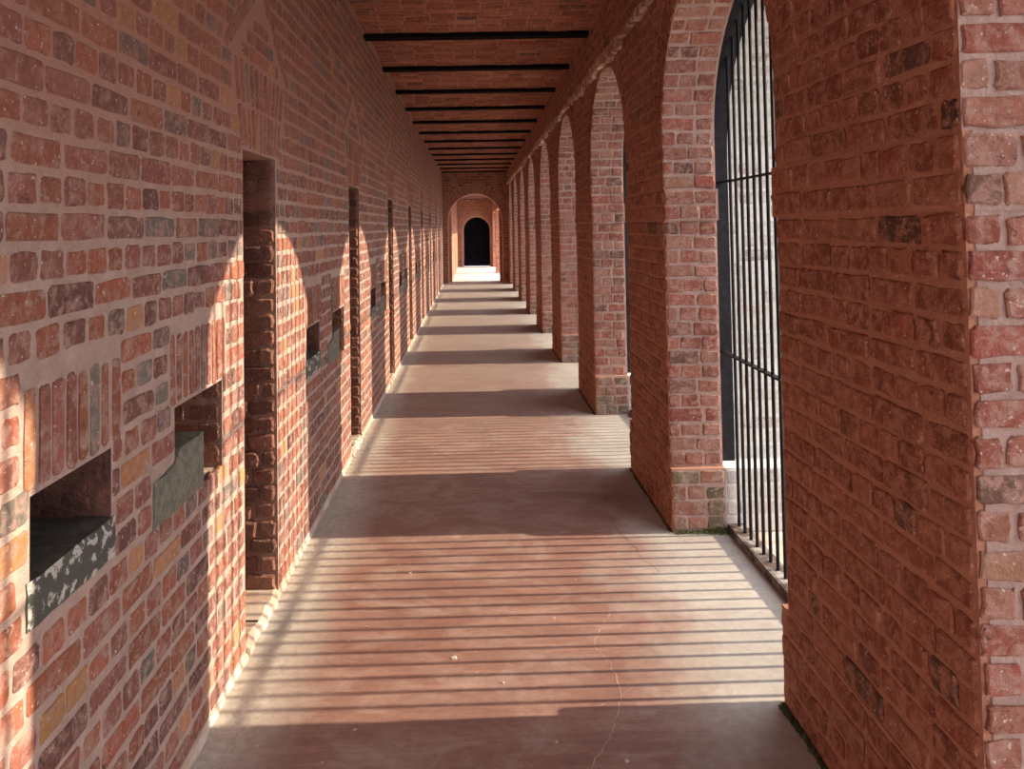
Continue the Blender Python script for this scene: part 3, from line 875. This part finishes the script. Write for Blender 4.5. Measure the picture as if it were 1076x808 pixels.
# ------------------------------------------------------------------ END WALL with arch, passage beyond, far door
def wall_with_arch(name, yf, th, x0, x1, ztop, cx, r, h0, mort, brick, ring, n_v, pal):
    s = MB()
    for yy, fl_ in ((yf, False), (yf+th, True)):
        xs = sorted([x0, x1, cx-r, cx+r]+[cx-r*math.cos(math.pi*i/24) for i in range(1, 24)])
        for a, b in zip(xs[:-1], xs[1:]):
            mid = (a+b)/2
            if abs(mid-cx) < r: za, zb = h0+math.sqrt(max(r*r-(a-cx)**2,0)), h0+math.sqrt(max(r*r-(b-cx)**2,0))
            else: za = zb = -0.0
            P = [(a,yy,za),(b,yy,zb),(b,yy,ztop),(a,yy,ztop)]
            s.quad(*(P[::-1] if fl_ else P), mort)
    pts = [(cx-r, 0), (cx-r, h0)]+[(cx-r*math.cos(math.pi*i/24), h0+r*math.sin(math.pi*i/24)) for i in range(1, 24)]+[(cx+r, h0), (cx+r, 0)]
    for (a, za), (b, zb) in zip(pts[:-1], pts[1:]):
        s.quad((a,yf,za),(b,yf,zb),(b,yf+th,zb),(a,yf+th,za), M['mortE'])
    B = []
    course_fill(B, (0,yf,0), X, Z, -Y, x0, x1, 0.01, ztop, pal, arches=[(cx, r, h0, r+ring)], pro=0.006, prov=0.003)
    for i in range(n_v):
        a = math.pi*(i+0.5)/n_v; rm = r+ring/2
        O = np.array((cx-rm*math.cos(a), yf, h0+rm*math.sin(a)))
        rad = np.array((-math.cos(a), 0, math.sin(a))); tan = np.array((math.sin(a), 0, math.cos(a)))
        if O[2]+ring/2*math.sin(a) > ztop or O[0]-ring/2 < x0-0.1 and False: continue
        if O[0] < x0+0.02 or O[0] > x1-0.02: continue
        B.append((O, tan, rad, -Y, math.pi*rm/n_v*0.55, ring-0.02, 0.008, pick(pal)))
    s.bricks(B, brick, False)
    return struct(s.build(name))
wall_with_arch('wall_end', YE, 0.45, XL-0.3, XO, ZC+0.13, 0.06, 0.85, 1.93, M['mortE'], M['brickE'], 0.30, 40, PAL_E)
YP0, YP1 = YE+0.45, 32.6
PXL, PXR = -0.70, 0.83
s = MB()     # passage left wall
s.box(PXL-0.3, PXL, YP0, YP1+0.5, 0, 3.0, M['mortE'])
B = []; course_fill(B, (PXL,0,0), Y, Z, X, YP0, YP1, 0.01, 2.95, PAL_E); s.bricks(B, M['brickE'], False)
struct(s.build('wall_passage_left'))
s = MB()     # passage right wall, open to the yard in two wide bays
for (a, b) in ((YP0, 23.6), (27.45, 27.9), (31.75, YP1)):
    s.box(PXR, PXR+0.45, a, b+(0.5 if b == YP1 else 0), 0, 2.35, M['mortE'])
    B = []; course_fill(B, (PXR,0,0), Y, Z, -X, a, b, 0.01, 2.35, PAL_E)
    course_fill(B, (0,a,0), X, Z, -Y, PXR, PXR+0.45, 0.01, 2.35, PAL_E); s.bricks(B, M['brickE'], False)
s.box(PXR, PXR+0.45, YP0, YP1+0.5, 2.35, 3.0, M['mortE'])
B = []; course_fill(B, (PXR,0,0), Y, Z, -X, YP0, YP1, 2.36, 2.95, PAL_E); s.bricks(B, M['brickE'], False)
struct(s.build('wall_passage_right'))
s = MB(); s.box(PXL-0.3, PXR+0.45, YP0, YP1+0.5, 2.97, 3.1, M['redplaster']); struct(s.build('ceiling_passage'))
wall_with_arch('wall_far', YP1, 0.3, PXL, PXR, 2.97, 0.15, 0.58, 1.60, M['mortE'], M['brickE'], 0.22, 30, PAL_E)
# plaster surround of the far arch
s = MB(); r0, r1, cx, h0 = 0.58, 0.70, 0.15, 1.60
pts = [(-1, 0.0)]+[(-1, h0)]
V = []
prof = [(cx-r0, 0, cx-r1, 0), (cx-r0, h0, cx-r1, h0)]+[(cx-r0*math.cos(math.pi*i/24), h0+r0*math.sin(math.pi*i/24), cx-r1*math.cos(math.pi*i/24), h0+r1*math.sin(math.pi*i/24)) for i in range(1,24)]+[(cx+r0, h0, cx+r1-0.03, h0), (cx+r0, 0, cx+r1-0.03, 0)]
for (a, b, c, d) in prof:
    V += [(a, YP1-0.03, b), (c, YP1-0.03, d), (c, YP1, d), (a, YP1+0.05, b)]
F = [(i*4+q, i*4+(q+1)%4, (i+1)*4+(q+1)%4, (i+1)*4+q) for i in range(len(prof)-1) for q in range(4)]
s.add(V, F, M['mortE']); struct(s.build('trim_2'))
# the dark door
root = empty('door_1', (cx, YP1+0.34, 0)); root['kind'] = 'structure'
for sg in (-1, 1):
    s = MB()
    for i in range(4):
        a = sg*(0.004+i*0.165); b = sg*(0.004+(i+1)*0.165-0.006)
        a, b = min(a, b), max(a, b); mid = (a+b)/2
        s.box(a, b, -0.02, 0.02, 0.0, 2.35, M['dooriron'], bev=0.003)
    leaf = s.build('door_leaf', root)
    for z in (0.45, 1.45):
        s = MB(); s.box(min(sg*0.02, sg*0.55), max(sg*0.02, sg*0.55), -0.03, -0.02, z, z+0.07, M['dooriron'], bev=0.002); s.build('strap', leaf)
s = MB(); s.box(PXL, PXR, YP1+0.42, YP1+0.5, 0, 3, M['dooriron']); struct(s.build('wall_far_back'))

# ------------------------------------------------------------------ moss and litter
def tufts(name, pts, n, hgt, m, label, spread=0.02):
    s = MB()
    for i in range(n):
        t = R.rand(); j = R.randint(len(pts)-1)
        a, b = np.array(pts[j]), np.array(pts[j+1]); p = a+(b-a)*t+R.uniform(-spread, spread, 2)*np.array((1, 0.6))
        h = hgt*R.uniform(0.4, 1.2); an = R.uniform(0, 6.28); w = 0.0025; lx, ly = R.uniform(-.5,.5,2)*h
        dx, dy = math.cos(an)*w, math.sin(an)*w
        s.add([(p[0]-dx,p[1]-dy,0),(p[0]+dx,p[1]+dy,0),(p[0]+dx*.8+lx*.5,p[1]+dy*.8+ly*.5,h*.6),(p[0]+lx,p[1]+ly,h),(p[0]-dx*.8+lx*.5,p[1]-dy*.8+ly*.5,h*.6)], [(0,1,2,3,4)], m)
    # low cushion
    for j in range(len(pts)-1):
        for t in np.linspace(0, 1, 14):
            p = np.array(pts[j])*(1-t)+np.array(pts[j+1])*t+R.uniform(-spread*.5, spread*.5, 2)
            r = R.uniform(0.006, 0.015)
            V = [(p[0]+r*math.cos(a), p[1]+r*math.sin(a), 0.0) for a in np.linspace(0, 5.24, 6)]+[(p[0]+r*.6*math.cos(a), p[1]+r*.6*math.sin(a), r*.5) for a in np.linspace(0, 5.24, 6)]
            s.add(V, [(q, (q+1)%6, (q+1)%6+6, q+6) for q in range(6)]+[tuple(range(6, 12))], m)
    o = s.build(name); tag(o, label, 'moss', kind='stuff'); return o
y2 = pier_y(1)[0]-0.055
tufts('moss', [(1.11, y2-0.01), (1.25, y2-0.012), (1.42, y2-0.02)], 260, 0.018, M['moss'], 'thin line of green moss along the front foot of the second pier')
tufts('moss', [(1.30, y2-0.012), (1.36, y2-0.02), (1.43, y2-0.02)], 320, 0.035, M['moss'], 'taller green tuft of moss where the second pier meets the grille sill')
y1 = pier_y(0)[1]+0.05
tufts('moss', [(1.075, y1-0.03), (1.085, y1-0.2), (1.09, y1-0.55)], 420, 0.016, M['mossdark'], 'dark dirty moss along the foot of the nearest pier', 0.012)
chips = [(470, 683, 'grey green chip'), (426, 596, 'grey green flake'), (646, 790, 'pale triangular chip'), (381, 650, 'white crumb'), (520, 709, 'white crumb')]
where = ['lying in the middle of the nearest sunlit floor', 'lying in the far left of the nearest sunlit floor', 'lying in the shaded foreground by the long crack',
         'lying near the left wall by the doorway', 'lying at the near edge of the sunlit stripes']
for (px, py, nm), wh in zip(chips, where):
    s = MB(); r = R.uniform(0.008, 0.014) if 'crumb' not in nm else 0.005
    ang = np.sort(R.uniform(0, 6.28, 6)); ang = np.linspace(0, 5.24, 6)+R.uniform(-.3,.3,6)
    rr = r*R.uniform(0.5, 1.2, 6)
    V = [(rr[q]*1.5*math.cos(a), rr[q]*math.sin(a), 0) for q, a in enumerate(ang)]+[(rr[q]*1.2*math.cos(a), rr[q]*.7*math.sin(a), 0.004) for q, a in enumerate(ang)]
    s.add(V, [(q, (q+1)%6, (q+1)%6+6, q+6) for q in range(6)]+[tuple(range(6, 12))], M['chip'])
    o = s.build('plaster_chip'); p = fl(px, py); o.location = (p[0], p[1], 0.0005)
    tag(o, 'small %s %s' % (nm, wh), 'chip', 'chips on the floor')

# ------------------------------------------------------------------ OUTSIDE
s = MB(); s.box(XO+0.25, 70, -40, 90, -0.3, -0.10, M['yard']); struct(s.build('yard_ground'))
s = MB()
s.box(9.0, 9.35, -30, 80, -0.1, 1.62, M['wash']); s.box(8.95, 9.40, -30, 80, 1.62, 1.70, M['wash'], bev=0.02)
o = struct(s.build('wall_yard'))

# ------------------------------------------------------------------ LIGHT
sun = D.lights.new('sun', 'SUN'); sun.energy = 6.2; sun.angle = 0.012; sun.color = (1.0, 0.84, 0.60)
so = D.objects.new('sun', sun); col.objects.link(so)
el = math.radians(23.0)
d = Vector((-math.cos(el), -0.02, -math.sin(el)))
so.rotation_euler = d.to_track_quat('-Z', 'Y').to_euler(); so.location = (12, 5, 8)
w = D.worlds.new('sky'); bpy.context.scene.world = w; w.use_nodes = True
nt = w.node_tree; bg = nt.nodes['Background']
bg.inputs['Color'].default_value = (0.97, 0.97, 1.0, 1); bg.inputs['Strength'].default_value = 2.9

# ------------------------------------------------------------------ CAMERA
cam = D.cameras.new('camera'); co = D.objects.new('camera', cam); col.objects.link(co)
F = 770.0; pitch = 1.7; roll = 0.9
cam.sensor_width = 36; cam.lens = F/1076*36; cam.clip_start = 0.05; cam.clip_end = 300
py = 239-F*math.tan(math.radians(pitch))
cam.shift_x = (538-497)/1076; cam.shift_y = -(404-py)/1076
co.location = (0, 0, EYE)
from mathutils import Matrix
co.matrix_world = Matrix.Translation((0, 0, EYE)) @ Matrix.Rotation(math.radians(90+pitch), 4, 'X') @ Matrix.Rotation(math.radians(-roll), 4, 'Z')
sc = bpy.context.scene
sc.camera = co
sc.view_settings.view_transform = 'Standard'; sc.view_settings.look = 'None'
sc.view_settings.gamma = 1; sc.view_settings.use_curve_mapping = False
sc.view_settings.exposure = 0.72
sc.cycles.max_bounces = 10; sc.cycles.diffuse_bounces = 6
